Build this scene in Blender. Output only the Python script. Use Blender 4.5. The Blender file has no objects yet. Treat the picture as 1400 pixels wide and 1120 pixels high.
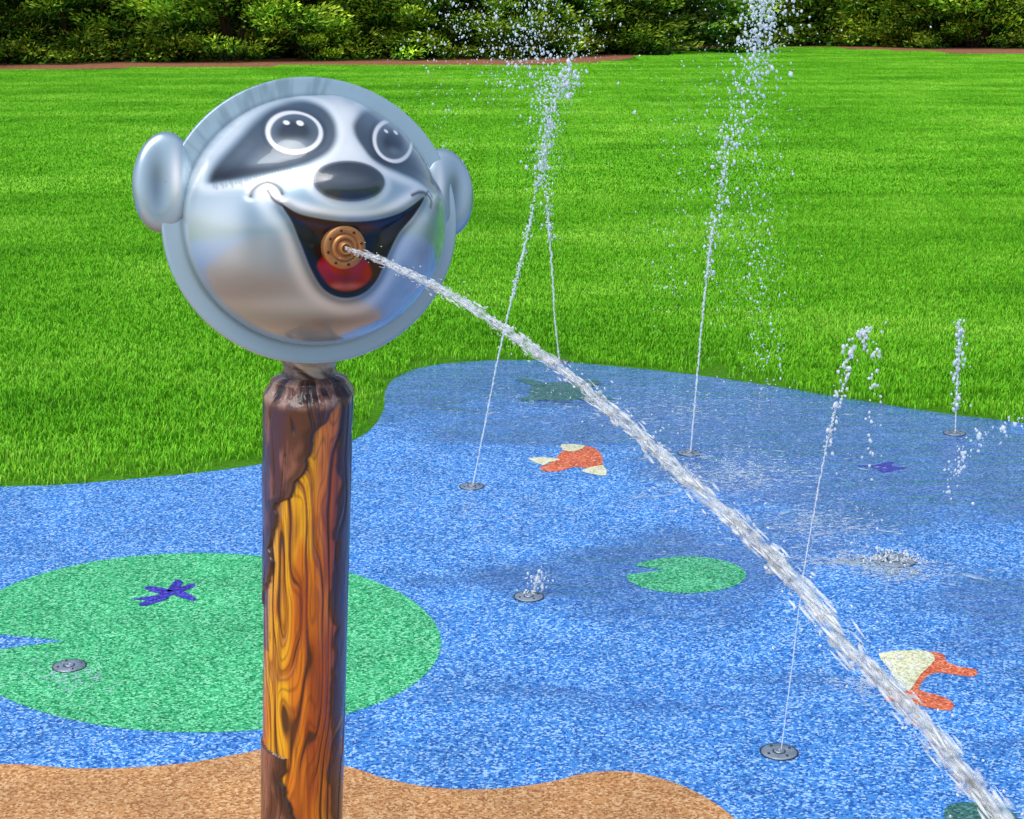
import bpy, bmesh, math, numpy as np
from mathutils import Vector, Matrix
rng=np.random.default_rng(7)
sc=bpy.context.scene
# ---------------------------------------------------------------- camera
F=2300.0; CH=1.7; TH=math.atan(580/F)
cam=bpy.data.cameras.new("camera"); co=bpy.data.objects.new("camera",cam); sc.collection.objects.link(co)
co.location=(0,0,CH); co.rotation_euler=(math.pi/2-TH,0,0)
cam.sensor_width=36; cam.lens=F/1400*36; cam.clip_end=2000; cam.clip_start=0.05
sc.camera=co
CAM=np.array([0,0,CH]); 
def ray(px,py):
    a=(px-700)/F; b=(560-py)/F
    return np.array([a, math.cos(TH)+b*math.sin(TH), -math.sin(TH)+b*math.cos(TH)])
def G(px,py):            # image pixel cast through the assumed camera onto the ground
    d=ray(px,py); k=-CH/d[2]; p=CAM+d*k; return (p[0],p[1])
def V(px,py,Y):          # point in the vertical plane y=Y
    d=ray(px,py); return CAM+d*(Y/d[1])
# ---------------------------------------------------------------- helpers
def lin(c):
    c=np.array(c,float)/255.0
    return np.where(c<=0.04045,c/12.92,((c+0.055)/1.055)**2.4)
def link(o,parent=None):
    sc.collection.objects.link(o)
    if parent: o.parent=parent
    return o
def empty(name,loc=(0,0,0)):
    e=bpy.data.objects.new(name,None); e.location=loc; e.empty_display_size=0.1; return link(e)
def mesh_np(name,v,f,smooth=True,col=None,alpha=None):
    v=np.asarray(v,np.float32); f=np.asarray(f,np.int32); k=f.shape[1]
    m=bpy.data.meshes.new(name); m.vertices.add(len(v)); m.vertices.foreach_set("co",v.ravel())
    m.loops.add(f.size); m.loops.foreach_set("vertex_index",f.ravel())
    m.polygons.add(len(f)); m.polygons.foreach_set("loop_start",np.arange(0,f.size,k,dtype=np.int32))
    m.polygons.foreach_set("use_smooth",np.full(len(f),smooth))
    m.update(calc_edges=True)
    if col is not None:
        a=m.color_attributes.new("Col",'FLOAT_COLOR','POINT')
        c=np.ones((len(v),4),np.float32); c[:,:3]=col
        if alpha is not None: c[:,3]=alpha
        a.data.foreach_set("color",c.ravel())
    return m
def obj(name,m,mat=None,parent=None,matrix=None):
    o=bpy.data.objects.new(name,m); link(o,parent)
    if mat: m.materials.append(mat)
    if matrix is not None: o.matrix_world=matrix
    return o
def grid_faces(n,m,wrap=True):
    i=np.arange(n-1)[:,None]; j=np.arange(m if wrap else m-1)[None,:]; j2=(j+1)%m
    return np.stack([i*m+j+0*j2,i*m+j2,(i+1)*m+j2,(i+1)*m+j+0*j2],-1).reshape(-1,4)
def cr(pts,closed=False,n=8):
    P=[np.array(p,float) for p in pts]; out=[]; N=len(P)
    for i in range(N if closed else N-1):
        if closed: a,b,c,d=P[(i-1)%N],P[i],P[(i+1)%N],P[(i+2)%N]
        else: a,b,c,d=P[max(i-1,0)],P[i],P[i+1],P[min(i+2,N-1)]
        for t in np.linspace(0,1,n,endpoint=False):
            out.append(.5*((2*b)+(c-a)*t+(2*a-5*b+4*c-d)*t*t+(3*b-3*c+d-a)*t**3))
    if not closed: out.append(P[-1])
    return np.array(out)
_perm=np.random.default_rng(3).random((256,256))
def vn(x,y):
    x=x+0*y; y=y+0*x
    xi=np.floor(x).astype(int); yi=np.floor(y).astype(int); fx=x-xi; fy=y-yi
    fx=fx*fx*(3-2*fx); fy=fy*fy*(3-2*fy)
    g=lambda a,b:_perm[a%256,b%256]
    return (g(xi,yi)*(1-fx)+g(xi+1,yi)*fx)*(1-fy)+(g(xi,yi+1)*(1-fx)+g(xi+1,yi+1)*fx)*fy
def fbm(x,y,o=4):
    s=0;a=.5
    for i in range(o): s=s+a*vn(x*2**i+17*i,y*2**i+31*i); a*=.5
    return s
def ss(x,a,b):
    t=np.clip((x-a)/(b-a),0,1); return t*t*(3-2*t)
def dline(P,pts):
    d=np.full(len(P),1e9)
    for a,b in zip(pts[:-1],pts[1:]):
        ab=b-a; t=np.clip(((P-a)@ab)/max(ab@ab,1e-12),0,1); d=np.minimum(d,np.hypot(*(P-a-t[:,None]*ab).T))
    return d
def sdpoly(P,pts):
    c=np.vstack([pts,pts[:1]]); d=dline(P,c); ins=np.zeros(len(P),bool)
    for a,b in zip(c[:-1],c[1:]):
        cond=((a[1]>P[:,1])!=(b[1]>P[:,1])); xs=(b[0]-a[0])*(P[:,1]-a[1])/((b[1]-a[1]) if abs(b[1]-a[1])>1e-12 else 1e-12)+a[0]
        ins^=cond&(P[:,0]<xs)
    return np.where(ins,-d,d)
def sheet(name,pts,z,mat,parent=None):
    m=bpy.data.meshes.new(name); bm=bmesh.new()
    vs=[bm.verts.new((p[0],p[1],z)) for p in pts]; f=bm.faces.new(vs)
    bm.normal_update()
    if f.normal.z<0: f.normal_flip()
    bmesh.ops.triangulate(bm,faces=bm.faces[:],ngon_method='EAR_CLIP'); bm.to_mesh(m); bm.free()
    return obj(name,m,mat,parent)
# ---------------------------------------------------------------- material helpers
def newmat(name):
    m=bpy.data.materials.new(name); m.use_nodes=True; nt=m.node_tree; b=nt.nodes["Principled BSDF"]; return m,nt,b
def N(nt,t,**k):
    n=nt.nodes.new(t)
    for a,v in k.items(): setattr(n,a,v)
    return n
def ramp(nt,stops):
    r=N(nt,"ShaderNodeValToRGB"); e=r.color_ramp.elements
    while len(e)<len(stops): e.new(0.5)
    for i,(p,c) in enumerate(stops): e[i].position=p; e[i].color=(*c,1)
    return r
def coords(nt,scale=None):
    g=N(nt,"ShaderNodeNewGeometry"); o=g.outputs["Position"]
    if scale is not None:
        mp=N(nt,"ShaderNodeMapping"); mp.inputs["Scale"].default_value=scale; nt.links.new(o,mp.inputs[0]); o=mp.outputs[0]
    return o
def granular(name,dark,mid,light,scale=180,wet=0.5):
    m,nt,b=newmat(name); L=nt.links.new
    p=coords(nt)
    v=N(nt,"ShaderNodeTexVoronoi",feature='F1'); v.inputs["Scale"].default_value=scale; L(p,v.inputs["Vector"])
    sep=N(nt,"ShaderNodeSeparateColor"); L(v.outputs["Color"],sep.inputs[0])
    r=ramp(nt,[(0.0,lin(dark)),(0.24,lin(dark)),(0.36,lin(mid)),(0.74,lin(mid)),(0.84,lin(light)),(1,lin(light))]); L(sep.outputs[0],r.inputs[0])
    n=N(nt,"ShaderNodeTexNoise"); n.inputs["Scale"].default_value=0.8; n.inputs["Detail"].default_value=6; n.inputs["Roughness"].default_value=.6; n.inputs["Distortion"].default_value=.4
    mp=N(nt,"ShaderNodeMapping"); mp.inputs["Scale"].default_value=(.7,1.25,1); L(p,mp.inputs[0]); L(mp.outputs[0],n.inputs["Vector"])
    sx=N(nt,"ShaderNodeSeparateXYZ"); L(p,sx.inputs[0])
    mr=N(nt,"ShaderNodeMapRange"); mr.inputs[1].default_value=-1.0; mr.inputs[2].default_value=.8; mr.inputs[3].default_value=-.12; mr.inputs[4].default_value=.06; L(sx.outputs[0],mr.inputs[0])
    mr2=N(nt,"ShaderNodeMapRange"); mr2.inputs[1].default_value=3.4; mr2.inputs[2].default_value=6.5; mr2.inputs[3].default_value=-.06; mr2.inputs[4].default_value=.07; L(sx.outputs[1],mr2.inputs[0])
    ad=N(nt,"ShaderNodeMath",operation='ADD'); L(n.outputs[0],ad.inputs[0]); L(mr.outputs[0],ad.inputs[1])
    ad2=N(nt,"ShaderNodeMath",operation='ADD'); L(ad.outputs[0],ad2.inputs[0]); L(mr2.outputs[0],ad2.inputs[1])
    w=N(nt,"ShaderNodeMapRange"); w.inputs[1].default_value=.49; w.inputs[2].default_value=.57; w.inputs[3].default_value=0; w.inputs[4].default_value=wet; L(ad2.outputs[0],w.inputs[0])
    mx=N(nt,"ShaderNodeMix",data_type='RGBA',blend_type='MULTIPLY'); L(w.outputs[0],mx.inputs[0]); L(r.outputs[0],mx.inputs[6]); mx.inputs[7].default_value=(.38,.54,.72,1)
    n2=N(nt,"ShaderNodeTexNoise"); n2.inputs["Scale"].default_value=5; n2.inputs["Detail"].default_value=6; L(p,n2.inputs["Vector"])
    r2=ramp(nt,[(.3,(.84,.84,.84)),(.7,(1.1,1.1,1.1))]); L(n2.outputs[0],r2.inputs[0])
    mx2=N(nt,"ShaderNodeMix",data_type='RGBA',blend_type='MULTIPLY'); mx2.inputs[0].default_value=1; L(mx.outputs[2],mx2.inputs[6]); L(r2.outputs[0],mx2.inputs[7])
    L(mx2.outputs[2],b.inputs["Base Color"])
    rr=N(nt,"ShaderNodeMapRange"); rr.inputs[3].default_value=.62; rr.inputs[4].default_value=.2; L(w.outputs[0],rr.inputs[0]); L(rr.outputs[0],b.inputs["Roughness"])
    bp=N(nt,"ShaderNodeBump"); bp.inputs["Strength"].default_value=.5; bp.inputs["Distance"].default_value=.002; L(v.outputs["Distance"],bp.inputs["Height"])
    n3=N(nt,"ShaderNodeTexNoise"); n3.inputs["Scale"].default_value=9; n3.inputs["Detail"].default_value=3; n3.inputs["Distortion"].default_value=1.2; L(coords(nt,(.6,1.4,1)),n3.inputs["Vector"])
    bp2=N(nt,"ShaderNodeBump"); bp2.inputs["Strength"].default_value=.6; bp2.inputs["Distance"].default_value=.03; L(n3.outputs[0],bp2.inputs["Height"])
    L(bp.outputs[0],b.inputs["Normal"])
    b.inputs["Coat Roughness"].default_value=.03; b.inputs["Coat IOR"].default_value=1.6
    L(w.outputs[0],b.inputs["Coat Weight"]); L(bp2.outputs[0],b.inputs["Coat Normal"])
    return m
def plain(name,col,rough=.5,metal=0,noise=0,coat=0,nscale=40):
    m,nt,b=newmat(name); b.inputs["Roughness"].default_value=rough; b.inputs["Metallic"].default_value=metal; b.inputs["Coat Weight"].default_value=coat
    c=lin(col); n=N(nt,"ShaderNodeTexNoise"); n.inputs["Scale"].default_value=nscale; n.inputs["Detail"].default_value=6
    nt.links.new(coords(nt),n.inputs["Vector"])
    r=ramp(nt,[(.3,c*(1-noise)),(.7,np.minimum(c*(1+noise),1))]); nt.links.new(n.outputs[0],r.inputs[0]); nt.links.new(r.outputs[0],b.inputs["Base Color"])
    return m
# ---------------------------------------------------------------- world
w=bpy.data.worlds.new("World"); sc.world=w; w.use_nodes=True; nt=w.node_tree
sky=nt.nodes.new("ShaderNodeTexSky"); sky.sky_type='NISHITA'; sky.sun_disc=False
EL=math.radians(58); AZ=math.radians(215)
sky.sun_elevation=EL; sky.sun_rotation=AZ; sky.dust_density=2.5; sky.air_density=1.0
bg=nt.nodes["Background"]; bg.inputs[1].default_value=0.15; nt.links.new(sky.outputs[0],bg.inputs[0])
sd=Vector((math.sin(AZ)*math.cos(EL),math.cos(AZ)*math.cos(EL),math.sin(EL)))
sl=bpy.data.lights.new("sun",'SUN'); sl.energy=2.2; sl.angle=math.radians(48); sl.color=(1,.98,.95)
so=link(bpy.data.objects.new("sun",sl)); so.rotation_euler=sd.to_track_quat('Z','Y').to_euler()
sc.view_settings.view_transform='Standard'; sc.view_settings.look='None'; sc.view_settings.exposure=0
# ---------------------------------------------------------------- ground
def lawn_mat(name,blade):
    m,nt,b=newmat(name); L=nt.links.new
    p=coords(nt,(.42,.75,1)); n=N(nt,"ShaderNodeTexNoise"); n.inputs["Scale"].default_value=.9; n.inputs["Detail"].default_value=7; n.inputs["Roughness"].default_value=.66; L(p,n.inputs["Vector"])
    if blade: r=ramp(nt,[(.30,lin((84,162,18))),(.5,lin((116,196,32))),(.70,lin((158,222,66)))])
    else: r=ramp(nt,[(.3,lin((60,118,16))),(.7,lin((88,150,28)))])
    L(n.outputs[0],r.inputs[0]); out=r.outputs[0]
    if blade:
        a=N(nt,"ShaderNodeAttribute"); a.attribute_name="Col"
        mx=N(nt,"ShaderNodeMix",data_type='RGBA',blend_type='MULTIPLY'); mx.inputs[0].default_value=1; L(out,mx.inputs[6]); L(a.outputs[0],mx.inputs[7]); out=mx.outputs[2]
        b.inputs["Roughness"].default_value=.6; b.inputs["Specular IOR Level"].default_value=.2
    else:
        b.inputs["Roughness"].default_value=.9; b.inputs["Specular IOR Level"].default_value=.1
        n2=N(nt,"ShaderNodeTexNoise"); n2.inputs["Scale"].default_value=60; L(coords(nt),n2.inputs["Vector"])
        r2=ramp(nt,[(.3,(.6,.6,.6)),(.7,(1.2,1.2,1.2))]); L(n2.outputs[0],r2.inputs[0])
        mx=N(nt,"ShaderNodeMix",data_type='RGBA',blend_type='MULTIPLY'); mx.inputs[0].default_value=1; L(out,mx.inputs[6]); L(r2.outputs[0],mx.inputs[7]); out=mx.outputs[2]
    L(out,b.inputs["Base Color"]); return m
sheet("ground",[(-400,-400),(400,-400),(400,600),(-400,600)],0,lawn_mat("lawn_soil",False))
edge_px=[(-1500,700),(-900,690),(-300,676),(0,667),(100,663),(250,650),(357,636),(440,618),(490,600),(512,583),(525,560),(527,536),(542,517),(580,503),(650,495),(740,494),(850,503),(960,515),(1080,533),(1200,553),(1300,568),(1400,580),(1700,625),(2200,690)]
edge=cr([G(*p) for p in edge_px],False,8)
pad_poly=np.vstack([edge,[(7,3.5),(9,-8),(-9,-8),(-7,3.5)]])
M_blue=granular("blue_rubber",(28,92,176),(72,148,226),(168,212,252),wet=.9)
pad=sheet("splash_pad",pad_poly,0.004,M_blue)
M_tan=granular("tan_rubber",(168,112,62),(208,152,94),(232,188,134),wet=.2)
tan_px=[(-900,1070),(-200,1052),(0,1047),(100,1053),(180,1052),(260,1045),(330,1033),(370,1029),(480,1052),(530,1068),(600,1080),(680,1081),(750,1072),(800,1060),(850,1057),(900,1066),(950,1085),(1000,1118),(1060,1180),(1250,1330)]
te=cr([G(*p) for p in tan_px],False,8)
Z1,Z2,Z3=.0048,.0056,.0064
sheet("sand_colored_path",np.vstack([te,[(2.2,-7),(-6,-7)]]),Z1,M_tan)
M_green=granular("green_rubber",(20,132,74),(70,196,124),(140,236,180),wet=.3)
a=np.linspace(math.radians(172),math.radians(172-344),90)
big=[G(270+333*math.cos(t),881-123*math.sin(t)) for t in a]
sheet("lily_pad_marking",[G(88,878)]+big,Z1,M_green)
a=np.linspace(math.radians(150),math.radians(150-330),60)
sheet("lily_pad_marking",[G(908,781)]+[G(938+82*math.cos(t),788-25*math.sin(t)) for t in a],Z1,M_green)
M_or=granular("orange_rubber",(186,76,38),(226,112,68),(244,164,124),wet=.3)
M_ye=granular("cream_rubber",(198,196,146),(234,238,198),(252,252,230),wet=.3)
M_pu=granular("purple_rubber",(34,26,130),(60,48,185),(96,90,215),wet=.3)
M_dg=granular("dark_green_rubber",(36,84,80),(60,116,106),(100,156,150),wet=.4)
def mark(root,name,px,mat,z,sm=2):
    return sheet(name,cr([G(*p) for p in px],True,sm) if sm>1 else [G(*p) for p in px],z,mat,root)
k=empty("koi_fish_marking")
mark(k,"body",[(738,641),(757,632),(768,619),(790,611),(813,614),(824,628),(821,643),(803,642),(785,640),(765,646),(745,646)],M_or,Z1)
mark(k,"tail",[(722,629),(745,627),(766,630),(750,634),(742,638)],M_ye,Z2)
mark(k,"fin",[(768,609),(800,611),(786,619),(770,617)],M_ye,Z2)
mark(k,"head",[(795,645),(824,638),(829,652),(810,650)],M_ye,Z2)
k=empty("koi_fish_marking")
mark(k,"tail",[(1201,896),(1240,892),(1268,893),(1278,905),(1258,925),(1242,948),(1225,932),(1214,915)],M_ye,Z2)
mark(k,"body",[(1262,894),(1290,897),(1293,906),(1312,914),(1335,918),(1330,928),(1285,922),(1268,927),(1256,945),(1280,952),(1302,962),(1299,974),(1265,969),(1240,962),(1211,961),(1213,951),(1236,948),(1250,925)],M_or,Z1)
k=empty("dragonfly_marking")
mark(k,"body",[(178,822),(215,816),(250,804),(266,800),(264,806),(240,814),(218,822)],M_pu,Z2)
mark(k,"wing_1",[(222,815),(198,808),(206,804),(236,810)],M_pu,Z3)
mark(k,"wing_2",[(228,812),(240,796),(250,798),(244,808)],M_pu,Z3)
mark(k,"wing_3",[(218,818),(190,828),(200,831),(232,820)],M_pu,Z3)
mark(k,"wing_4",[(234,814),(262,824),(268,821),(246,809)],M_pu,Z3)
k=empty("lizard_marking")
mark(k,"body",[(1170,638),(1195,638),(1206,635),(1222,633),(1218,639),(1240,641),(1222,645),(1208,648),(1196,642)],M_pu,Z1)
k=empty("turtle_marking")
mark(k,"shell",[(765+42*math.cos(t),537-13*math.sin(t)) for t in np.linspace(0,2*math.pi,24,endpoint=False)],M_dg,Z1)
for i,q in enumerate([[(735,530),(705,521),(716,519),(748,526)],[(735,543),(708,547),(722,550),(748,548)],[(790,528),(812,521),(822,525),(800,533)],[(785,545),(812,552),(826,550),(802,541)],[(800,534),(830,545),(842,548),(800,543)]]):
    mark(k,"leg_%d"%i,q,M_dg,Z2)
mark(empty("frog_marking"),"body",[(1292,1108),(1310,1100),(1345,1101),(1375,1108),(1390,1125),(1300,1128)],M_dg,Z1)
# ---------------------------------------------------------------- drains / ground nozzles
M_steel=plain("brushed_steel",(150,164,178),.4,.4,.25); M_blk=plain("dark_rim",(38,44,54),.4)
def lathe(name,prof,mat,parent,loc,seg=48,matrix=None):
    prof=np.array(prof); t=np.linspace(0,2*math.pi,seg,endpoint=False)
    v=np.stack([prof[:,0,None]*np.cos(t),prof[:,0,None]*np.sin(t),prof[:,1,None]+0*t],-1).reshape(-1,3)
    f=grid_faces(len(prof),seg)
    o=obj(name,mesh_np(name,v,f),mat,parent); o.location=loc
    if matrix is not None: o.matrix_world=matrix
    return o
def nozzle(px,py,r=.042):
    x,y=G(px,py); e=empty("ground_spray_nozzle",(x,y,.004))
    lathe("rim",[(r*1.05,.0005),(r*1.05,.002),(r*1.0,.0025),(r*.97,.001)],M_blk,e,(0,0,0))
    lathe("cover",[(r*.97,.001),(r*.95,.003),(r*.5,.004),(r*.36,.004),(r*.34,.002),(r*.3,.002),(r*.28,.006),(r*.12,.007),(r*.10,.003),(0.0005,.003)],M_steel,e,(0,0,0))
    lathe("groove",[(r*.36,.0042),(r*.32,.0046),(r*.28,.0042)],M_blk,e,(0,0,0))
    for i in range(4):
        t=i*math.pi/2+.5; lathe("bolt_%d"%i,[(r*.07,.003),(r*.07,.006),(0.0003,.006)],M_blk,e,(r*.7*math.cos(t),r*.7*math.sin(t),0),seg=8)
for p in [(95,913),(723,818),(645,667),(942,621),(1065,1031),(1305,594)]: nozzle(*p)
nozzle(1222,768,.065); nozzle(766,496,.04)
# ---------------------------------------------------------------- grass
def blades(n,rad,h,wd,seed,square=False):
    r=np.random.default_rng(seed); q=r.random((n,2)); rr=rad*np.sqrt(q[:,0]); t=q[:,1]*2*math.pi
    base=np.stack([rr*np.cos(t),rr*np.sin(t),np.zeros(n)],1)
    if square: base=np.column_stack([(q-.5)*rad,np.zeros(n)])
    az=r.random(n)*2*math.pi
    side=np.stack([np.cos(az),np.sin(az),0*az],1); ln=np.stack([-np.sin(az),np.cos(az),0*az],1)*(r.normal(0,.5,n)[:,None])
    H=(h*(.55+.6*r.random(n)))[:,None]; W=(wd*(.7+.6*r.random(n)))[:,None]; up=np.array([[0,0,1.]])
    g=.84+.32*r.random(n); yel=r.random(n)
    p0=base-side*W/2; p1=base+side*W/2; mid=base+up*H*.6+ln*H*.35; p2=mid+side*W*.42; p3=mid-side*W*.42; p4=base+up*H*.92+ln*H*1.0
    v=np.stack([p0,p1,p2,p3,p4],1).reshape(-1,3); i=np.arange(n)[:,None]*5
    f=np.vstack([i+[0,1,2],i+[0,2,3],i+[3,2,4]])
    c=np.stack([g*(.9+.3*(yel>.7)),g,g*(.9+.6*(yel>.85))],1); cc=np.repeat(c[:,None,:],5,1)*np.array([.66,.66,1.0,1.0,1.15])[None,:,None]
    return v,f,cc.reshape(-1,3)
M_grass=lawn_mat("grass_blades",True)
src=bpy.data.collections.new("grass_sources"); sc.collection.children.link(src)
def srcobj(name,args):
    v,f,c=blades(*args); m=mesh_np(name,v,f,False,c); m.materials.append(M_grass); o=bpy.data.objects.new(name,m); src.objects.link(o); o.location=(0,0,-5); o.hide_render=True; return o
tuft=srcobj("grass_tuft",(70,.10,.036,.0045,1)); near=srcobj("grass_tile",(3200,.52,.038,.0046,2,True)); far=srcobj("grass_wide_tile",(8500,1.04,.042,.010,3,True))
def instancer(name,pts,rot,scl,src):
    m=bpy.data.meshes.new(name); m.vertices.add(len(pts)); m.vertices.foreach_set("co",np.asarray(pts,np.float32).ravel())
    a=m.attributes.new("rz",'FLOAT_VECTOR','POINT'); a.data.foreach_set("vector",np.asarray(rot,np.float32).ravel())
    a=m.attributes.new("sc",'FLOAT','POINT'); a.data.foreach_set("value",np.asarray(scl,np.float32))
    o=obj(name,m); g=bpy.data.node_groups.new(name,'GeometryNodeTree')
    g.interface.new_socket("Geometry",in_out='INPUT',socket_type='NodeSocketGeometry'); g.interface.new_socket("Geometry",in_out='OUTPUT',socket_type='NodeSocketGeometry')
    gi=g.nodes.new("NodeGroupInput"); go=g.nodes.new("NodeGroupOutput"); ip=g.nodes.new("GeometryNodeInstanceOnPoints"); oi=g.nodes.new("GeometryNodeObjectInfo"); oi.inputs[0].default_value=src
    oi.inputs["As Instance"].default_value=True
    r=g.nodes.new("GeometryNodeInputNamedAttribute"); r.data_type='FLOAT_VECTOR'; r.inputs[0].default_value="rz"
    s=g.nodes.new("GeometryNodeInputNamedAttribute"); s.data_type='FLOAT'; s.inputs[0].default_value="sc"
    g.links.new(gi.outputs[0],ip.inputs["Points"]); g.links.new(oi.outputs["Geometry"],ip.inputs["Instance"]); g.links.new(r.outputs[0],ip.inputs["Rotation"]); g.links.new(s.outputs[0],ip.inputs["Scale"]); g.links.new(ip.outputs[0],go.inputs[0])
    md=o.modifiers.new("inst",'NODES'); md.node_group=g; return o
bed_px=[(-900,112),(-300,100),(0,97),(230,93),(560,90),(760,88),(850,82),(925,68),(1100,65),(1200,69),(1400,76),(1800,80),(2300,84)]
bed=cr([G(*p) for p in bed_px],False,6)
lawn_poly=np.vstack([edge,bed[::-1]])
def tiles(size,x0,x1,y0,y1):
    gx,gy=np.meshgrid(np.arange(x0,x1,size)+size/2,np.arange(y0,y1,size)+size/2); P=np.column_stack([gx.ravel(),gy.ravel()])
    return P[np.abs(P[:,0])<P[:,1]*.42+1.2]
tn_=tiles(.5,-8,8,4.5,14); sdn=sdpoly(tn_,lawn_poly); full=sdn<-.37; Pn=tn_[full]; part=tn_[(~full)&(sdn<.37)]
Pt=(part[:,None]+rng.uniform(-.25,.25,(len(part),42,2))).reshape(-1,2); Pt=Pt[sdpoly(Pt,lawn_poly)<-.072]
tf_=tiles(1.0,-24,24,14,52); sdf=sdpoly(tf_,lawn_poly); Pf=tf_[sdf<-.45]
def inst(name,P,src,s0,s1,quarter=False):
    n=len(P); pts=np.column_stack([P,np.full(n,.001)]); rz=rng.random(n)*6.28
    if quarter: rot=np.column_stack([np.zeros((n,2)),rng.integers(0,4,n)*math.pi/2])
    else: rot=np.column_stack([rng.normal(0,.04,(n,2)),rz])
    return instancer(name,pts,rot,rng.uniform(s0,s1,n),src)
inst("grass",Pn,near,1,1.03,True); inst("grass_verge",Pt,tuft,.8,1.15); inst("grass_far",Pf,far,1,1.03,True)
# ---------------------------------------------------------------- mulch bed & shrubs
M_mulch=plain("mulch",(150,98,66),.95,0,.45,0,9)
sheet("mulch_bed",np.vstack([bed,[(60,45),(60,75),(-60,75),(-60,30)]]),.006,M_mulch)
def bushmesh(name,seed,R=2.0,H=3.4,nc=190,nl=190):
    r=np.random.default_rng(seed)
    n=nc
    t=r.random(n)*2*math.pi; z=r.random(n)**1.1; prof=np.sqrt(np.clip(1-(z*.98)**2.2,0,1))*(.8+.25*np.sin(3*t+seed)+.12*np.sin(7*t))
    rad=prof*R*(.5+.5*r.random(n)**.5)
    cen=np.stack([rad*np.cos(t),rad*np.sin(t),.06+z*H],1)
    outd=np.stack([np.cos(t),np.sin(t),.25+.6*z],1); outd/=np.linalg.norm(outd,axis=1)[:,None]
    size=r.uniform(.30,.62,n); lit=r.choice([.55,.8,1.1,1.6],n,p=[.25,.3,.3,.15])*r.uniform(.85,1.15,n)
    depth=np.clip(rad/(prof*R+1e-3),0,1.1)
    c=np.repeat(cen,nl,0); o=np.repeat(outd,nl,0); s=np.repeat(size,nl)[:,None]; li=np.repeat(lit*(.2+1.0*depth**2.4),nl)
    m=len(c); off=r.normal(0,1,(m,3)); off/=np.linalg.norm(off,axis=1)[:,None]; off*=r.random((m,1))**.45
    off=off*s*[1.1,1.1,.42]; along=(off*o).sum(1)/s[:,0]; off[:,2]+=.25*s[:,0]*along
    p=c+off+o*s*.25; p[:,2]=np.maximum(p[:,2],.03)
    d=off/s*.7+o*.6+r.normal(0,.35,(m,3)); d/=np.linalg.norm(d,axis=1)[:,None]
    u=np.cross(d,r.normal(0,1,(m,3))); u/=np.linalg.norm(u,axis=1)[:,None]
    L=r.uniform(.07,.17,m)[:,None]; W=r.uniform(.010,.026,m)[:,None]
    v=np.stack([p-d*L*.5,p+u*W,p+d*L*.5,p-u*W],1).reshape(-1,3); v[:,2]=np.maximum(v[:,2],.02)
    f=np.arange(m*4).reshape(-1,4)
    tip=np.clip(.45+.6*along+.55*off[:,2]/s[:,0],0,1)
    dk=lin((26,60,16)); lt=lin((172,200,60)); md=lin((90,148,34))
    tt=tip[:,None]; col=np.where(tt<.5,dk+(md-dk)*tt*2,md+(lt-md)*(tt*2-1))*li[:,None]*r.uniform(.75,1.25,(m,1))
    return mesh_np(name,v,f,False,np.repeat(col,4,0))
M_fol,nt,b=newmat("foliage"); at=N(nt,"ShaderNodeAttribute"); at.attribute_name="Col"; oi_=N(nt,"ShaderNodeObjectInfo")
hr=N(nt,"ShaderNodeMapRange"); hr.inputs[3].default_value=.65; hr.inputs[4].default_value=1.45; nt.links.new(oi_.outputs["Random"],hr.inputs[0])
hs=N(nt,"ShaderNodeHueSaturation"); nt.links.new(hr.outputs[0],hs.inputs["Value"]); nt.links.new(at.outputs[0],hs.inputs["Color"]); nt.links.new(hs.outputs[0],b.inputs["Base Color"]); b.inputs["Roughness"].default_value=.6; b.inputs["Specular IOR Level"].default_value=.15
M_bark=plain("bark",(70,50,36),.9,0,.4,0,12)
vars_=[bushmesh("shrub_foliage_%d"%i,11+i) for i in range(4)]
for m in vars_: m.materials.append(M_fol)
bm=bmesh.new()
for i in range(7):
    t=i*.9; A=Vector((.12*math.cos(t),.12*math.sin(t),0)); B=Vector((1.1*math.cos(t),1.1*math.sin(t),1.6+.3*math.sin(i)))
    r_=bmesh.ops.create_cone(bm,cap_ends=True,segments=7,radius1=.07,radius2=.02,depth=(B-A).length)
    bmesh.ops.transform(bm,verts=r_['verts'],matrix=Matrix.Translation((A+B)/2)@(B-A).to_track_quat('Z','Y').to_matrix().to_4x4())
stem=bpy.data.meshes.new("stems"); bm.to_mesh(stem); bm.free(); stem.materials.append(M_bark)
def shrub(x,y,s,i,nm="evergreen_shrub"):
    e=empty(nm,(x,y,0)); e.rotation_euler=(0,0,rng.random()*6.28); e.scale=(s*rng.uniform(.95,1.15),s*rng.uniform(.95,1.15),s*rng.uniform(.9,1.1))
    link(bpy.data.objects.new("foliage",vars_[i%4]),e); link(bpy.data.objects.new("stems",stem),e)
row=[(-500,100,1.1),(-330,98,1.0),(-180,96,1.1),(-50,90,1.0),(75,88,1.05),(180,86,.95),(300,87,1.15),(410,84,.95),(520,82,1.0),(620,82,.95),(720,80,.95),(815,76,.85),(900,62,1.0),(985,57,1.1),(1075,55,1.2),(1170,58,1.1),(1265,66,.85),(1350,68,.95),(1450,66,1.1),(1600,68,1.1),(1800,70,1.1)]
for i,(px,py,s) in enumerate(row):
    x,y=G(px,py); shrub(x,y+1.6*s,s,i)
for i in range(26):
    x=-26+i*2.2+rng.normal(0,.4); y=43+ (6 if x>4 else 0)+rng.normal(0,.6); shrub(x,y+2,1.45,i+1,"evergreen_tree")
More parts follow.
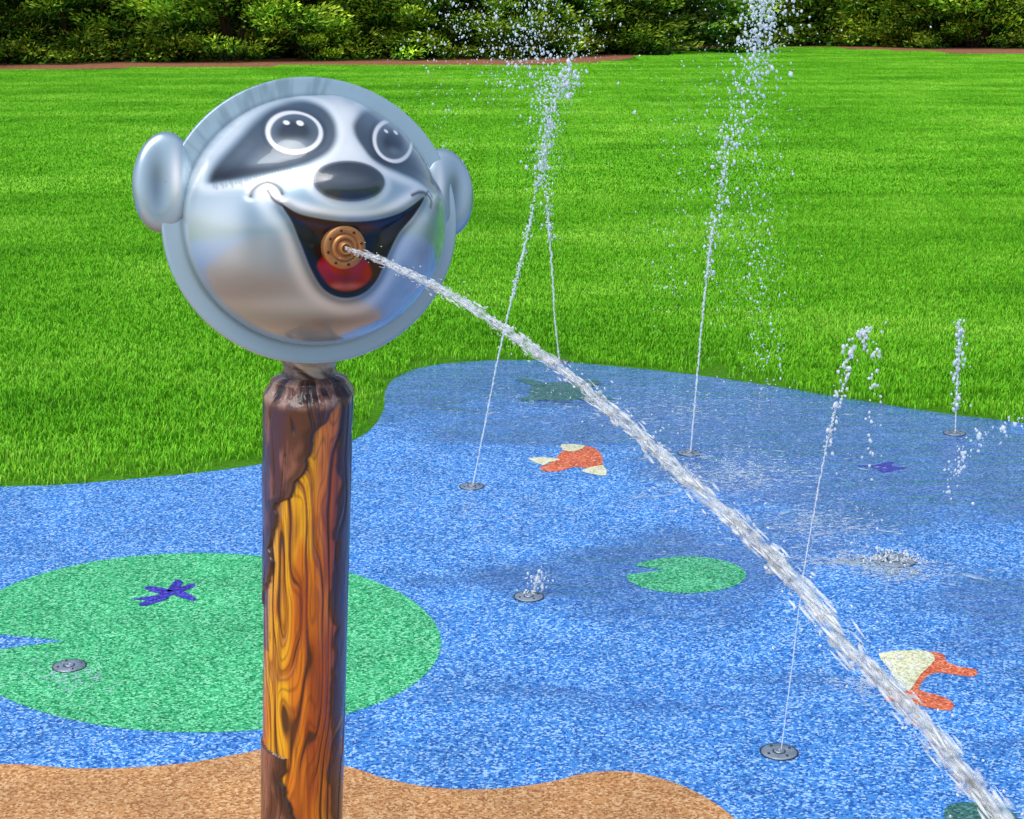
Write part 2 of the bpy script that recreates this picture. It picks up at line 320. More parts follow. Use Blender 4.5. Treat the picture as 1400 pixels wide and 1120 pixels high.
# ---------------------------------------------------------------- raccoon head
HD=2.4; hc=CAM+ray(429,303)/np.linalg.norm(ray(429,303))*HD
R=.208
ya=math.radians(22.5); ti=math.radians(-8); ro=math.radians(3)
n=np.array([math.sin(ya)*math.cos(ti),-math.cos(ya)*math.cos(ti),-math.sin(ti)])
u=np.cross([0,0,1],n); u/=np.linalg.norm(u); v=np.cross(n,u)
u2=u*math.cos(ro)-v*math.sin(ro); v2=v*math.cos(ro)+u*math.sin(ro)
SX,SY=1.03,.966; HA=.868
MH=Matrix([[u2[i]*R*SX,v2[i]*R*SY,n[i]*R,hc[i]] for i in range(3)]+[[0,0,0,1]])
MHn=np.array(MH); MI=np.linalg.inv(MHn)
def HP(px,py):    # image pixel cast onto the head -> face coordinates (u,v)
    o=MI@np.append(CAM,1); d=MI@np.append(ray(px,py),0); o=o[:3]; d=d[:3]
    A=d@d; B=2*o@d; C=o@o-HA*HA; D=B*B-4*A*C
    if D>0:
        p=o+d*((-B-math.sqrt(D))/(2*A))
        if p[2]>0: return p[:2]
    p=o+d*(-o[2]/d[2]); return p[:2]
px1=1/202.
def hl(pts,closed=False,n=6): return cr([HP(*p) for p in pts],closed,n)
nr,na=430,1000
ph=np.linspace(0.002,math.pi/2,nr); an=np.linspace(0,2*math.pi,na,endpoint=False)
PH,AN=np.meshgrid(ph,an,indexing='ij'); PH=PH.ravel(); AN=AN.ravel()
S=np.stack([np.sin(PH)*np.cos(AN),np.sin(PH)*np.sin(AN),np.cos(PH)],1)
P=S[:,:2]*HA
mouth=hl([(386,280),(408,292),(437,299),(472,303),(510,301),(545,291),(576,270),(562,294),(543,320),(529,352),(514,385),(493,402),(466,406),(442,395),(425,368),(411,332),(399,302)],True,5)
maskL=hl([(286,250),(294,224),(320,194),(346,165),(375,144),(410,136),(442,146),(460,170),(458,198),(438,218),(400,232),(350,242),(310,249)],True,5)
maskR=hl([(484,166),(501,150),(528,147),(561,163),(587,194),(600,230),(602,263),(590,264),(570,249),(540,236),(512,224),(494,202),(483,182)],True,5)
dm=sdpoly(P,mouth)/px1; dL=sdpoly(P,maskL)/px1; dR=sdpoly(P,maskR)/px1
def ell(cx,cy,rx,ry,rot=0):
    t=np.linspace(0,2*math.pi,40,endpoint=False); c,s=math.cos(rot),math.sin(rot)
    return np.array([HP(cx+rx*math.cos(a)*c-ry*math.sin(a)*s,cy+rx*math.cos(a)*s+ry*math.sin(a)*c) for a in t])
eL=sdpoly(P,ell(402,179,37,28,.05))/px1; eR=sdpoly(P,ell(539,191,26,29,-.25))/px1; nz=sdpoly(P,ell(475,250,46,26,.03))/px1
def gs(cx,cy,s1,s2=None):
    c=HP(cx,cy); s2=s2 or s1; return np.exp(-(((P[:,0]-c[0])/(s1*px1))**2+((P[:,1]-c[1])/(s2*px1))**2))
h=.045*gs(475,262,75,45)+.035*ss(-nz,-8,20)+.045*gs(325,320,62,70)+.04*gs(575,325,35,60)+.025*gs(480,425,70,25)
h+=.012*ss(-eL,-12,22)+.012*ss(-eR,-12,22)+.02*gs(470,140,28,60)-.02*ss(-dL,-10,18)-.02*ss(-dR,-10,18)
h-=.05*ss(-dm,-3,22)
lipL=hl([(345,270),(352,258),(366,252),(380,258),(388,272)]); h-=.004*np.exp(-(dline(P,lipL)/px1/5)**2)
edge_f=ss(PH,math.pi/2,math.pi/2-.25); h*=edge_f
pos=S*HA*(1+h[:,None]/HA)
X,Y=P[:,0],P[:,1]
col=np.tile(lin((154,184,202)),(len(P),1))
def bl(m,c,a=1):
    global col; m=np.clip(m*a,0,1)[:,None]; col=col*(1-m)+lin(c)*m
gn=fbm(X*3+5,Y*5+9,3)
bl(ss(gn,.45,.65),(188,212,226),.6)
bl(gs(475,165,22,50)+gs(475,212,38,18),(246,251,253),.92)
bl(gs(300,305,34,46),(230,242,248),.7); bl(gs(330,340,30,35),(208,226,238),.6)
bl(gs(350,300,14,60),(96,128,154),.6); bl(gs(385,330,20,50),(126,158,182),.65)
bl(gs(350,390,70,22),(150,142,140),.6); bl(gs(300,400,40,30),(132,152,172),.55)  # first blob: warm ground reflection painted into the lower face colour
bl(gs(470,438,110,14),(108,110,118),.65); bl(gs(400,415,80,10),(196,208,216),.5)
bl(gs(575,345,20,45),(168,152,130),.5); bl(gs(560,300,16,30),(230,242,248),.8)  # first blob: tan reflection painted onto the right cheek
bl(gs(575,390,26,22),(110,144,180),.4)  # bluish rim glow painted into the dome colour
ang=np.arctan2(Y-.1,X-.1); bl(ss(np.sin(ang*90+6*gn),.2,1)*ss(dL,2,12)*ss(-dL,-26,-8)*(X<0),(220,232,240),.35)
for d in (dL,dR): bl(np.exp(-((d-8)/7)**2),(240,248,252),.8)
mn=fbm(X*6,Y*6,3)
for d in (dL,dR): bl(ss(-d,-4,6),(60,76,92),.94)
bl(ss(-dL,0,12)*ss(mn,.4,.7),(96,114,130),.6)
bl(ss(-dL,-2,6)*gs(298,242,28,14),(8,10,14),1); bl(ss(-dL,0,8)*gs(370,234,60,8),(26,36,50),.7)
bl(ss(-dR,-2,5)*gs(597,238,20,40),(5,7,10),1.2); bl(ss(-dR,0,8)*gs(520,219,30,10),(30,40,52),.6)
bl(ss(-dR,0,8)*gs(500,165,16,14),(116,134,146),.5)
for k in range(26):
    x0=292+k*4.2; y0=252-k*.6; ln_=hl([(x0,y0-6),(x0+4,y0+6+3*math.sin(k*2.3))],n=2); bl(np.exp(-(dline(P,ln_)/px1/1.3)**2),(60,72,84),.35)
for d,cx,cy,rx,ry in ((eL,402,179,22,16),(eR,540,192,14,16)):
    bl(ss(-d,-2,2),(98,114,128),1); bl(ss(-d,2,10),(78,92,106),.6)
    ir=sdpoly(P,ell(cx-1,cy+1,rx,ry))/px1; bl(ss(-ir,-6,6),(40,50,62),.9); bl(gs(cx,cy+ry*.9,rx*.8,6)*ss(-d,0,3),(134,150,160),.6)
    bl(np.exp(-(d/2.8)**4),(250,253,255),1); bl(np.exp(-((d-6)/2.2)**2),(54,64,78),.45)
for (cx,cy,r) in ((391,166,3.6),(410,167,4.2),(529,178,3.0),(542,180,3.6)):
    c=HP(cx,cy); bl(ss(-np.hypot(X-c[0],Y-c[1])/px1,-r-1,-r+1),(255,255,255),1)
bl(np.exp(-((nz-6)/6)**2),(238,245,250),.6)
bl(ss(-nz,-2,3),(62,72,82),1); bl(gs(474,252,30,9)*ss(-nz,2,8),(108,118,126),.6); bl(ss(-nz,0,3)*gs(475,270,34,8),(30,36,46),.8)
bl(np.exp(-(nz/1.8)**2),(26,32,42),.7)
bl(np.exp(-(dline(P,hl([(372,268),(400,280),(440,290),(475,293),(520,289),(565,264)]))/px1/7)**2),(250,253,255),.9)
bl(np.exp(-(dline(P,hl([(352,262),(370,292),(392,320),(404,360),(425,400),(465,420),(505,412),(535,375),(548,335),(575,300)]))/px1/8)**2),(220,232,240),.6)
bl(np.exp(-((dm-3)/5)**2),(38,46,60),.55)
bl(ss(-dm,-1.5,1.5),(5,4,8),1)
bl(ss(-dm,0,3)*np.exp(-(dline(P,hl([(402,300),(440,309),(472,312),(512,309),(546,299)]))/px1/4)**2),(16,28,84),.8)
tg=sdpoly(P,ell(470,376,41,33,-.05))/px1; TGm=ss(-dm,5,9)*ss(-tg,-2,4)
bl(TGm,(150,4,4),1); bl(TGm*gs(468,366,34,10),(206,14,10),.8); bl(TGm*gs(470,394,26,4),(226,120,110),.5); bl(TGm*gs(475,385,8,16),(90,0,4),.5)
bl(ss(-dm,-1,2)*np.exp(-((dm+3)/3.5)**2),(6,3,8),.95)
for pts,wd in (([(345,270),(348,262),(357,254),(368,251),(380,256),(387,266)],2.6),([(368,262),(376,274),(386,281)],2.2),([(560,268),(570,264),(580,266),(586,275),(584,284)],2.6),([(578,268),(584,262),(588,270)],1.8)):
    bl(np.exp(-(dline(P,hl(pts))/px1/wd)**2),(30,36,44),.9)
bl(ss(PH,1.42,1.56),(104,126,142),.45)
gloss=1-.65*ss(-dm,-2,3)
M_head,nt,b=newmat("airbrushed_silver"); at=N(nt,"ShaderNodeAttribute"); at.attribute_name="Col"; nt.links.new(at.outputs[0],b.inputs["Base Color"]); nt.links.new(at.outputs["Alpha"],b.inputs["Coat Weight"])
ml=N(nt,"ShaderNodeMath",operation='MULTIPLY'); ml.inputs[1].default_value=.30; nt.links.new(at.outputs["Alpha"],ml.inputs[0]); nt.links.new(ml.outputs[0],b.inputs["Metallic"])
b.inputs["Roughness"].default_value=.30; b.inputs["Coat Roughness"].default_value=.02
nn=N(nt,"ShaderNodeTexNoise"); nn.inputs["Scale"].default_value=14; nt.links.new(coords(nt),nn.inputs["Vector"]); bp=N(nt,"ShaderNodeBump"); bp.inputs["Strength"].default_value=.06; bp.inputs["Distance"].default_value=.02; nt.links.new(nn.outputs[0],bp.inputs["Height"]); nt.links.new(bp.outputs[0],b.inputs["Coat Normal"])
root=empty("raccoon_water_cannon",(0,0,0))
def hobj(name,vv,ff,cc,mat=M_head,alpha=None):
    w_=(np.column_stack([vv,np.ones(len(vv))])@MHn.T)[:,:3]; return obj(name,mesh_np(name,w_,ff,True,cc,alpha),mat,root)
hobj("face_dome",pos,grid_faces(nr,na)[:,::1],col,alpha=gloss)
prof=np.array([(.85,.012),(.87,.010),(.93,.012),(.985,.014),(.997,.006),(1.0,-.01),(.997,-.03),(.985,-.038),(.93,-.04),(.90,-.05),(.88,-.12),(.80,-.26),(.66,-.38),(.45,-.48),(.2,-.53),(.01,-.54)])
pr=cr(prof,False,5); t=np.linspace(0,2*math.pi,720,endpoint=False)
rv=np.stack([pr[:,0,None]*np.cos(t),pr[:,0,None]*np.sin(t),pr[:,1,None]+0*t],-1).reshape(-1,3)
tt=np.tile(t,len(pr)); rc=np.tile(lin((170,196,212)),(len(rv),1)); rr_=np.hypot(rv[:,0],rv[:,1])
st=fbm(tt*16+.6*rr_*6,rr_*2.5,3); dg=np.degrees(tt); wn=ss(dg,62,84)*(1-ss(dg,146,166))
mk=(wn*.4*ss(st,.36,.64))[:,None]; rc=rc*(1-mk)+lin((86,110,130))*mk
k_=(ss(-rr_,-.9,-.87)*.5)[:,None]; rc=rc*(1-k_)+lin((104,126,142))*k_
hobj("flange_and_back",rv,grid_faces(len(pr),720),rc)
def ear(name,cu,cv,rx,ry,sg,w0):
    nr_,na_=70,160; q=np.linspace(.01,1,nr_); a_=np.linspace(0,2*math.pi,na_,endpoint=False); Q,A_=np.meshgrid(q,a_,indexing='ij'); Q=Q.ravel();A_=A_.ravel()
    sh=1+.07*np.cos(2*A_+.8*sg)
    x=Q*np.cos(A_)*rx*sh; y=Q*np.sin(A_)*ry*sh
    hh=.075*np.sqrt(np.clip(1-Q**3,0,1))-.025*np.exp(-(((x-sg*rx*.28)/(rx*.34))**2+((y+.02)/(ry*.55))**2))+.025*np.exp(-(((x+sg*rx*.45)/(rx*.35))**2+((y)/(ry*.7))**2))
    f_=np.column_stack([x+cu,y+cv,hh+w0]); bk=np.column_stack([x+cu,y+cv,-.08*np.sqrt(np.clip(1-Q**2.4,0,1))+w0])
    c=np.tile(lin((168,194,210)),(len(f_),1)); 
    def b2(m,cc_): 
        nonlocal c; m=np.clip(m,0,1)[:,None]; c=c*(1-m)+lin(cc_)*m
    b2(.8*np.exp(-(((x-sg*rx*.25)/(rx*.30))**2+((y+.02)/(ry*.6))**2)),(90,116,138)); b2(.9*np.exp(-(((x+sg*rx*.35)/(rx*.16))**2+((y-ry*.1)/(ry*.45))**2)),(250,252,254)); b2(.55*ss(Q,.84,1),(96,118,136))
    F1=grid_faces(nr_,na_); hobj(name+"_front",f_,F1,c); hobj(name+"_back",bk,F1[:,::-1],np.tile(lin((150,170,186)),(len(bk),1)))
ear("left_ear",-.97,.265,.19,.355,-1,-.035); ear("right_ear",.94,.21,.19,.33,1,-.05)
M_cop=plain("copper_plate",(182,130,82),.38,.5,.12,0,60); M_cd=plain("copper_dark",(96,56,32),.4,.6,.2)
nc_=HP(471,338); npz=math.sqrt(HA*HA-nc_@nc_)
pc=MHn@np.array([nc_[0],nc_[1],npz-.015,1])
ndv=Vector((math.sin(math.radians(21)),-math.cos(math.radians(21)),-.02)).normalized(); qn=ndv.to_track_quat('Z','Y').to_matrix().to_4x4()
MN=Matrix.Translation(Vector(pc[:3]))@qn
r0=.0288
lathe("nozzle_plate",[(r0,-.022),(r0,.003),(r0*.97,.0045),(r0*.66,.005),(r0*.64,.0035),(r0*.60,.0035),(r0*.58,.007),(r0*.50,.008),(r0*.42,.007),(r0*.36,.0045),(r0*.3,.0045),(r0*.29,.012),(r0*.25,.014),(r0*.2,.014),(r0*.17,.008),(.0003,.008)],M_cop,root,(0,0,0),matrix=MN)
for i in range(8):
    t=i*math.pi/4+.2; lathe("plate_bolt_%d"%i,[(.0020,.004),(.0020,.0056),(.0014,.0062),(.0002,.0058)],M_cd,root,(0,0,0),seg=10,matrix=MN@Matrix.Translation((r0*.8*math.cos(t),r0*.8*math.sin(t),0)))
# ---------------------------------------------------------------- post
PY=2.40; T0=V(422,518,PY); T1=V(413,1120,PY); ax=(T1-T0)/(T0[2]-T1[2]); zt=T0[2]
nz_,nt_=1300,420
zz=np.linspace(0,zt,nz_); th=np.linspace(-math.pi,math.pi,nt_,endpoint=False); ZZ,TT=np.meshgrid(zz,th,indexing='ij'); ZZ=ZZ.ravel();TT=TT.ravel()
zy=lambda py: V(415,py,PY-.06)[2]
ysam=np.linspace(500,2000,400); zsam=np.array([zy(y) for y in ysam]); PYX=np.interp(-ZZ,-zsam,ysam); PTOP=PYX.min()
pxx=np.where(np.abs(TT)<math.pi/2,np.sin(TT),np.sign(TT)*(1+np.abs(TT)-math.pi/2))*60+np.interp(PYX,[550,1120],[422,413])
bx=np.interp(PYX,[500,545,552,575,590,620,650,680,690,740,780,840,850,1030,1038,1070,1120,1180,1220,2100],[560,540,468,452,440,432,416,407,386,380,373,362,345,345,392,396,406,412,345,345])
wob=(fbm(PYX*.045,pxx*.01,3)-.5)*22
bd=bx+wob-pxx
bd2=pxx-(np.interp(PYX,[500,600,800,1120],[474,474,463,462])+(fbm(PYX*.03+50,0*PYX,3)-.5)*16)
bark=ss(bd,-1,1); rb=ss(bd2,-2,3)
warp=fbm(TT*1.1+3,PYX*.0036,3)
g1=TT*.36+warp*1.05+.07*fbm(TT*3,PYX*.014,2)
gr=np.abs(((g1*7.5)%1)-.5)*2; gr2=np.abs(((g1*23+.3)%1)-.5)*2; lw=.55+.4*vn(TT*3+9,PYX*.012)
hue=fbm(TT*1.5+9,PYX*.006,3)+.12*np.sin(TT)
def mixc(c,m,cc_): m=np.clip(m,0,1)[:,None]; return c*(1-m)+lin(cc_)*m
wood=np.tile(lin((236,176,20)),(len(TT),1)); wood=mixc(wood,ss(hue,.32,.46),(218,124,10)); wood=mixc(wood,ss(hue,.48,.66),(168,76,10))
wood=mixc(wood,.6*ss(gr,.2,.9),(164,70,6))
wood=mixc(wood,.45*ss(gr2,.5,.98),(100,36,6)); wood=mixc(wood,.93*ss(gr,lw,lw+.2),(50,16,6))
fine=fbm(TT*24,PYX*.018,3); wood=mixc(wood,.5*ss(fine,.46,.7),(96,38,8))
bn=fbm(TT*3,PYX*.012,4); crk=fbm(TT*7+4+1.5*vn(PYX*.02,TT),PYX*.009,3)
bk=np.tile(lin((84,44,32)),(len(TT),1)); bk=mixc(bk,ss(bn,.40,.60),(142,92,76)); bk=mixc(bk,.9*np.exp(-((crk-.5)/.022)**2),(30,12,12)); bk=mixc(bk,ss(crk,.55,.72)*.6,(60,28,24))
bk=mixc(bk,.8*np.exp(-((bd-7)/7)**2),(46,20,22))
pc_=wood*(1-bark)[:,None]+bk*bark[:,None]
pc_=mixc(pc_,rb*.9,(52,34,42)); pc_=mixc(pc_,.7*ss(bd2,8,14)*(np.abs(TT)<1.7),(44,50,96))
pc_=mixc(pc_,.95*np.exp(-((bd+1)/3.2)**2),(18,7,8)); pc_=mixc(pc_,.85*np.exp(-((bd2)/2.6)**2),(18,8,12))
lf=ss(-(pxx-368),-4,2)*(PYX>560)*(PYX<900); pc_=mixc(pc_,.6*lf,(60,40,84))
tl=fbm(TT*4+20,PYX*.05,4); topm=1-ss(PYX,PTOP+16,PTOP+34)
pc_=mixc(pc_,topm,(128,84,70)); pc_=mixc(pc_,topm*ss(tl,.48,.6),(190,156,138)); pc_=mixc(pc_,topm*ss(-tl,-.44,-.36),(56,30,28))
rad=np.full(len(TT),.0615)+np.interp(PYX,[500,550,1120,2100],[.003,.003,.0,.0])
rad+=.0030*bark*(.6+.8*bn)-.002*bark*np.exp(-((crk-.5)/.03)**2)+.002*rb-.0016*ss(gr,.6,.97)*(1-bark)+.0015*(fbm(TT*2,PYX*.01,2)-.5)
lump=fbm(TT*1.6+7,PYX*.02,3)
s_=1-ss(PYX,PTOP,PTOP+30+24*(lump-.5)); rad=rad-(.014+.014*(lump-.5))*s_**1.5+.007*(tl-.45)*topm
pv=np.column_stack([T0[0]+(zt-ZZ)*ax[0]+rad*np.sin(TT),T0[1]+(zt-ZZ)*ax[1]-rad*np.cos(TT),ZZ])
tops=[];tc=[]
nt0=pv[-nt_:]
for fr,dz in ((.92,.003),(.86,.004),(.80,.006),(.2,.006)):
    q_=nt0.copy(); q_[:,:2]=T0[:2]+(q_[:,:2]-T0[:2])*fr; q_[:,2]=zt+dz; tops.append(q_); tc.append(pc_[-nt_:])
pva=np.vstack([pv]+tops); pca=np.vstack([pc_]+tc)
pm=mesh_np("trunk_post",pva,grid_faces(nz_+4,nt_),True,pca)
M_post,nt,b=newmat("painted_trunk"); at=N(nt,"ShaderNodeAttribute"); at.attribute_name="Col"; nt.links.new(at.outputs[0],b.inputs["Base Color"]); b.inputs["Roughness"].default_value=.4; b.inputs["Coat Weight"].default_value=.8; b.inputs["Coat Roughness"].default_value=.08
nn=N(nt,"ShaderNodeTexNoise"); nn.inputs["Scale"].default_value=60; nn.inputs["Detail"].default_value=5; nt.links.new(coords(nt,(1,1,.4)),nn.inputs["Vector"]); bp=N(nt,"ShaderNodeBump"); bp.inputs["Strength"].default_value=.3; bp.inputs["Distance"].default_value=.006; nt.links.new(nn.outputs[0],bp.inputs["Height"]); nt.links.new(bp.outputs[0],b.inputs["Normal"]); nt.links.new(bp.outputs[0],b.inputs["Coat Normal"])
obj("trunk_post",pm,M_post,root)
k1,k2=70,160; zn=np.linspace(-.004,.13,k1); tn=np.linspace(0,2*math.pi,k2,endpoint=False); Zn,Tn=np.meshgrid(zn,tn,indexing='ij'); Zn=Zn.ravel();Tn=Tn.ravel()
nf=fbm(np.cos(Tn)*2+5,Zn*90+np.sin(Tn)*2,4); pfr=np.interp(Zn,[-.004,.003,.010,.016,.022,.13],[.046,.044,.040,.0385,.041,.040]); rn=pfr+.005*(nf-.47)
ncol=np.tile(lin((150,116,96)),(len(Zn),1)); ncol=mixc(ncol,ss(nf,.46,.6),(206,182,158)); ncol=mixc(ncol,ss(-nf,-.42,-.34),(76,50,42)); ncol=mixc(ncol,ss(-Zn,-.010,-.003)*.6,(104,66,56))
lean=np.clip(Zn/.05,0,1)*.022
obj("neck_pipe",mesh_np("neck_pipe",np.column_stack([T0[0]+rn*np.sin(Tn),T0[1]+.006+lean-rn*np.cos(Tn),zt+Zn]),grid_faces(k1,k2),True,ncol),M_post,root)
# ---------------------------------------------------------------- water
def watermat(name,alpha,tr=.35,col=(.88,.95,1.0)):
    m,nt,b=newmat(name); b.inputs["Base Color"].default_value=(*col,1); b.inputs["Roughness"].default_value=.05; b.inputs["IOR"].default_value=1.33; b.inputs["Transmission Weight"].default_value=tr
    nn=N(nt,"ShaderNodeTexNoise"); nn.inputs["Scale"].default_value=90; nt.links.new(coords(nt),nn.inputs["Vector"]); 
    mr=N(nt,"ShaderNodeMapRange"); mr.inputs[1].default_value=.3; mr.inputs[2].default_value=.7; mr.inputs[3].default_value=max(alpha-.3,0); mr.inputs[4].default_value=min(alpha+.3,1); nt.links.new(nn.outputs[0],mr.inputs[0])
    t=N(nt,"ShaderNodeBsdfTransparent"); ms=N(nt,"ShaderNodeMixShader"); nt.links.new(mr.outputs[0],ms.inputs[0]); nt.links.new(t.outputs[0],ms.inputs[1]); nt.links.new(b.outputs[0],ms.inputs[2]); nt.links.new(ms.outputs[0],nt.nodes["Material Output"].inputs[0]); return m
M_w=watermat("water_jet",.28,.35); M_s=watermat("water_strands",.36,0.0); M_d=watermat("water_drops",.70,.2); M_f=watermat("water_film",.20,0,(.66,.84,1.0))
bm=bmesh.new(); bmesh.ops.create_icosphere(bm,subdivisions=1,radius=1); bm.verts.ensure_lookup_table(); UV=np.array([v_.co[:] for v_ in bm.verts]); UF=np.array([[q.index for q in f_.verts] for f_ in bm.faces]); bm.free()
def blobs(name,cen,axis,L,W,mat,parent=None,wob=.25,flat=None):
    cen=np.asarray(cen,float); k=len(cen); axis=np.asarray(axis,float); axis/=np.linalg.norm(axis,axis=1)[:,None]+1e-9
    if flat is None: a=np.cross(axis,rng.normal(0,1,(k,3)))
    else: a=np.cross(axis,np.array([[0,0,1.]]))
    a/=np.linalg.norm(a,axis=1)[:,None]; b_=np.cross(axis,a)
    U=UV[None]*(1+rng.normal(0,wob*.4,(k,len(UV),1)))
    W2=W*rng.uniform(.6,1.2,k) if flat is None else np.full(k,flat)
    vv=cen[:,None]+U[:,:,0:1]*axis[:,None]*L[:,None,None]+U[:,:,1:2]*a[:,None]*W[:,None,None]+U[:,:,2:3]*b_[:,None]*W2[:,None,None]
    ff=(UF[None]+np.arange(k)[:,None,None]*len(UV)).reshape(-1,3)
    return obj(name,mesh_np(name,vv.reshape(-1,3),ff,True),mat,parent)
jd=np.array([.50,-.87]); jd/=np.linalg.norm(jd); J0=np.array(pc[:3])+np.array(ndv)*.010
def onplane(px,py):
    r_=ray(px,py); A=np.array([[r_[0],-jd[0]],[r_[1],-jd[1]]]); k_,s_=np.linalg.solve(A,J0[:2]); return s_,CH+k_*r_[2]
smp=[onplane(*p) for p in [(520,350),(575,376),(640,412),(700,455),(780,515),(870,592),(950,668),(1020,740),(1110,828),(1200,912),(1270,995),(1340,1085)]]
s_a=np.array([0]+[q[0] for q in smp]); z_a=np.array([J0[2]]+[q[1] for q in smp]); cf=np.polyfit(s_a,z_a,2,w=[3]+[1]*len(smp))
cf[2]=J0[2]
smax=s_a[-1]; 
while np.polyval(cf,smax)>.02 and smax<4: smax+=.02
def JP(s): s=np.asarray(s); return np.stack([J0[0]+jd[0]*s,J0[1]+jd[1]*s,np.polyval(cf,s)],-1)
def JT(s): s=np.asarray(s); t_=np.stack([jd[0]+0*s,jd[1]+0*s,2*cf[0]*s+cf[1]],-1); return t_/np.linalg.norm(t_,axis=-1)[...,None]
jr=empty("water_jet")
ns=1400; s=np.linspace(0,smax,ns); q=np.linspace(0,2*math.pi,24,endpoint=False); c=JP(s); tg_=JT(s); sd_=np.array([jd[1],-jd[0],0]); up_=np.cross(sd_,tg_)
rr=.0048+.0026*s; Sg,Qg=np.meshgrid(s,q,indexing='ij')
rad=rr[:,None]*(.75+1.1*(fbm(Sg*14,2*np.cos(Qg)+5,3)-.45)+.7*(vn(Sg*60,2*np.sin(Qg)+9+Sg*8)-.5)+.35*(vn(Sg*30,np.cos(3*Qg+Sg*20)*2+9)-.5))
wv=(fbm(s*9,s*0+3,3)-.45)*.018*np.clip(s,0,1)
vv=(c+sd_*wv[:,None])[:,None]+rad[:,:,None]*(np.cos(Qg)[:,:,None]*sd_+np.sin(Qg)[:,:,None]*up_[:,None])
obj("core",mesh_np("core",vv.reshape(-1,3),grid_faces(ns,24)),M_w,jr)
def strands(name,k,spread,Lr,Wr,mat,jit):
    s=rng.random(k)**.85*smax; off=rng.normal(0,spread,(k,2))*(.005+.0065*s)[:,None]
    wv=np.interp(s,np.linspace(0,smax,ns),(fbm(np.linspace(0,smax,ns)*9,3+0*np.linspace(0,1,ns),3)-.45)*.018)*np.clip(s,0,1)
    cen=JP(s)+sd_*(off[:,:1]+wv[:,None])+np.cross(sd_,JT(s))*off[:,1:]
    blobs(name,cen,JT(s)+rng.normal(0,jit,(k,3)),rng.uniform(*Lr,k)*(.5+.5*np.clip(s,0,1.5)),rng.uniform(*Wr,k)*(.7+.4*s),mat,jr)
strands("strands",2300,.45,(.003,.018),(.0005,.0019),M_s,.08)
strands("ripples",1000,.38,(.003,.009),(.0012,.0032),M_w,.3)
strands("spray",520,1.4,(.001,.0028),(.0005,.0013),M_d,.5)
# ground jets
def spray(root,Yp,path,n,wpx,rpx,rand=1.0,name="drops"):
    n=int(n*2.1); rpx=rpx*.56
    pth=cr(path,False,10); idx=rng.random(n)*(len(pth)-1); i=idx.astype(int); fr=(idx-i)[:,None]; p=pth[i]*(1-fr)+pth[np.minimum(i+1,len(pth)-1)]*fr
    tt=idx/(len(pth)-1); wp=np.interp(tt,np.linspace(0,1,len(wpx)),wpx)
    p=p+rng.standard_t(4,(n,2))*.85*wp[:,None]; cen=np.array([V(a_,b_,Yp) for a_,b_ in p]); cen[:,1]+=rng.normal(0,1,n)*wp/F*Yp; 
    cen[:,2]=np.maximum(cen[:,2],.01)
    r_=np.exp(np.clip(rng.normal(0,.45,n),-1,.85))*rpx/F*Yp; ax_=np.column_stack([rng.normal(0,.35,(n,2)),np.ones(n)])
    return blobs(name,cen,ax_,r_*rng.uniform(.9,1.7,n),r_,M_d,root)
def stream(root,Yp,path,w0,w1,name="stream"):
    pth=cr(path,False,40); c=np.array([V(a_,b_,Yp) for a_,b_ in pth]); k=len(c); q=np.linspace(0,2*math.pi,8,endpoint=False); tt=np.linspace(0,1,k)
    rad=((w0+(w1-w0)*tt)*.8/F*Yp)[:,None]*(.35+.6*rng.random((k,1))+.5*fbm(tt[:,None]*60,q[None]+4,2))
    vv=c[:,None]+rad[:,:,None]*np.stack([np.cos(q),np.sin(q),0*q],-1)[None]; vv[:,:,0]+=(rng.normal(0,.4,(k,1))*tt[:,None]*w1/F*Yp)
    vv[:,:,2]=np.maximum(vv[:,:,2],.006); return obj(name,mesh_np(name,vv.reshape(-1,3),grid_faces(k,8)),M_d,root)
def jet(base): e=empty("water_spray"); return e,G(*base)[1]
e,y=jet((645,667)); stream(e,y,[(646,666),(665,570),(685,470),(708,375),(728,290)],1.7,2.4)
spray(e,y,[(700,410),(730,280),(742,200)],110,[2,3,5],1.6); spray(e,y,[(735,260),(745,200),(748,150),(735,90),(725,20),(700,-60)],280,[4,6,9,14,18,26],2.0)
spray(e,y,[(700,110),(670,60),(640,20),(620,-40)],220,[20,30,34,34],1.5)
spray(e,y,[(740,240),(725,120),(700,20),(690,-40)],300,[10,22,40,50],.8,name="mist")
e,y=jet((766,496)); stream(e,y,[(765,494),(759,440),(754,360),(748,280)],1.6,2.3)
spray(e,y,[(752,330),(745,210),(760,130),(790,60),(800,-30)],210,[3,5,10,22,30],1.9)
spray(e,y,[(770,125),(775,100)],60,[10,12],2.6); spray(e,y,[(755,230),(765,120),(780,20),(790,-40)],260,[10,22,40,50],.9,name="mist")
e,y=jet((942,621)); stream(e,y,[(944,620),(951,540),(958,460),(966,380),(974,310)],1.7,2.5)
spray(e,y,[(966,380),(985,260),(1000,180),(1022,110),(1040,50),(1048,-30)],320,[3,8,11,14,18,22],2.1)
spray(e,y,[(1030,80),(1045,20),(1050,-30)],150,[14,17,20],2.8)
spray(e,y,[(1060,40),(1045,180),(1035,300),(1040,400),(1050,520)],320,[24,26,26,26,22],1.5)
spray(e,y,[(960,100),(930,200),(915,320),(905,430)],130,[34,30,26,22],1.2)
spray(e,y,[(1000,-20),(990,120),(990,260),(1000,420)],340,[40,36,34,30],.8,name="mist")
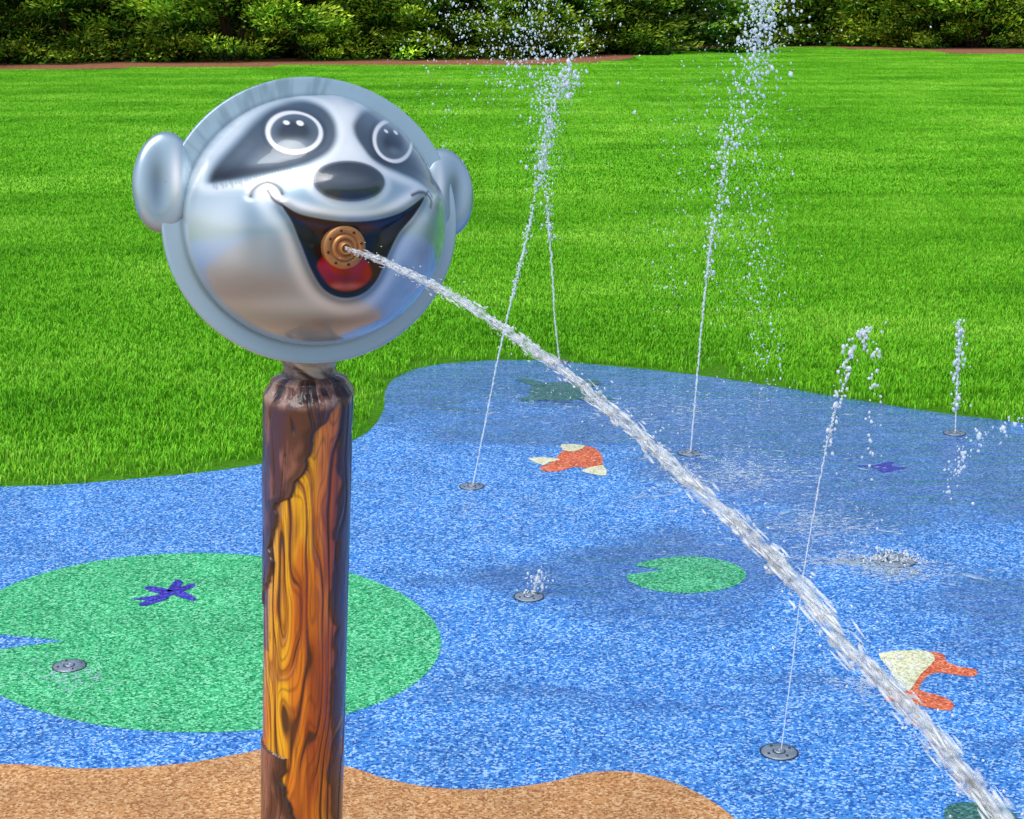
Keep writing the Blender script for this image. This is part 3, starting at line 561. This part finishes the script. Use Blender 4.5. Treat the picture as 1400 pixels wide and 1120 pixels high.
spray(e,y,[(600,60),(600,140),(610,240)],70,[26,20,20],1.2)
e,y=jet((1065,1030)); stream(e,y,[(1068,1026),(1083,910),(1098,790),(1113,700),(1128,620),(1142,560)],1.3,1.8)
spray(e,y,[(1128,620),(1145,550),(1158,500),(1172,465),(1186,450)],60,[2,4,4,5,6],3.2); spray(e,y,[(1180,452),(1196,475),(1197,520),(1192,550),(1190,640)],24,[7,7,7,6,8],3.6)
e,y=jet((1305,594)); stream(e,y,[(1306,592),(1308,540),(1311,490)],1.3,2.2); spray(e,y,[(1307,560),(1311,490),(1314,440)],60,[2,4,3],2.6)
spray(e,G(1290,690)[1],[(1290,685),(1312,630),(1345,600),(1395,577),(1430,580)],50,[5,6,6,8,8],2.8)
e,y=jet((735,815)); stream(e,y,[(728,815),(732,802),(735,792)],2.5,3.5); spray(e,y,[(724,812),(735,788),(742,800)],40,[5,6,6],2.2)
e,y=jet((1222,768)); spray(e,y,[(1185,768),(1222,758),(1255,770)],90,[9,6,9],2.0)
e=empty("water_splash")
def foam(px,py,sx,sy,n,r,dirx=1):
    n=int(n*1.5); P_=[G(px+rng.standard_t(4)*sx,py+rng.standard_t(4)*sy) for _ in range(n)]; cen=np.column_stack([P_,np.full(n,.0062)]); ax_=np.column_stack([np.ones(n)*dirx,rng.normal(0,.7,n),np.zeros(n)])
    rr=np.exp(rng.normal(0,.55,n))*r; blobs("film",cen,ax_,rr*rng.uniform(1.2,4,n),rr,M_f,e,flat=.0012)
    cen=cen[:n//2]+rng.normal(0,.03,(n//2,3)); cen[:,2]=np.abs(rng.normal(0,.03,n//2))+.008; blobs("beads",cen,rng.normal(0,1,(n//2,3)),rr[:n//2]*.36,rr[:n//2]*.36,M_d,e)
foam(1010,650,50,14,500,.0032); foam(1120,720,35,12,360,.003); foam(1160,770,35,5,320,.003); foam(1225,785,30,6,240,.0035); foam(1180,940,22,10,160,.002); foam(700,700,60,20,200,.0022); foam(100,930,30,12,120,.002); foam(900,560,120,15,400,.003); foam(960,680,60,30,300,.0022)
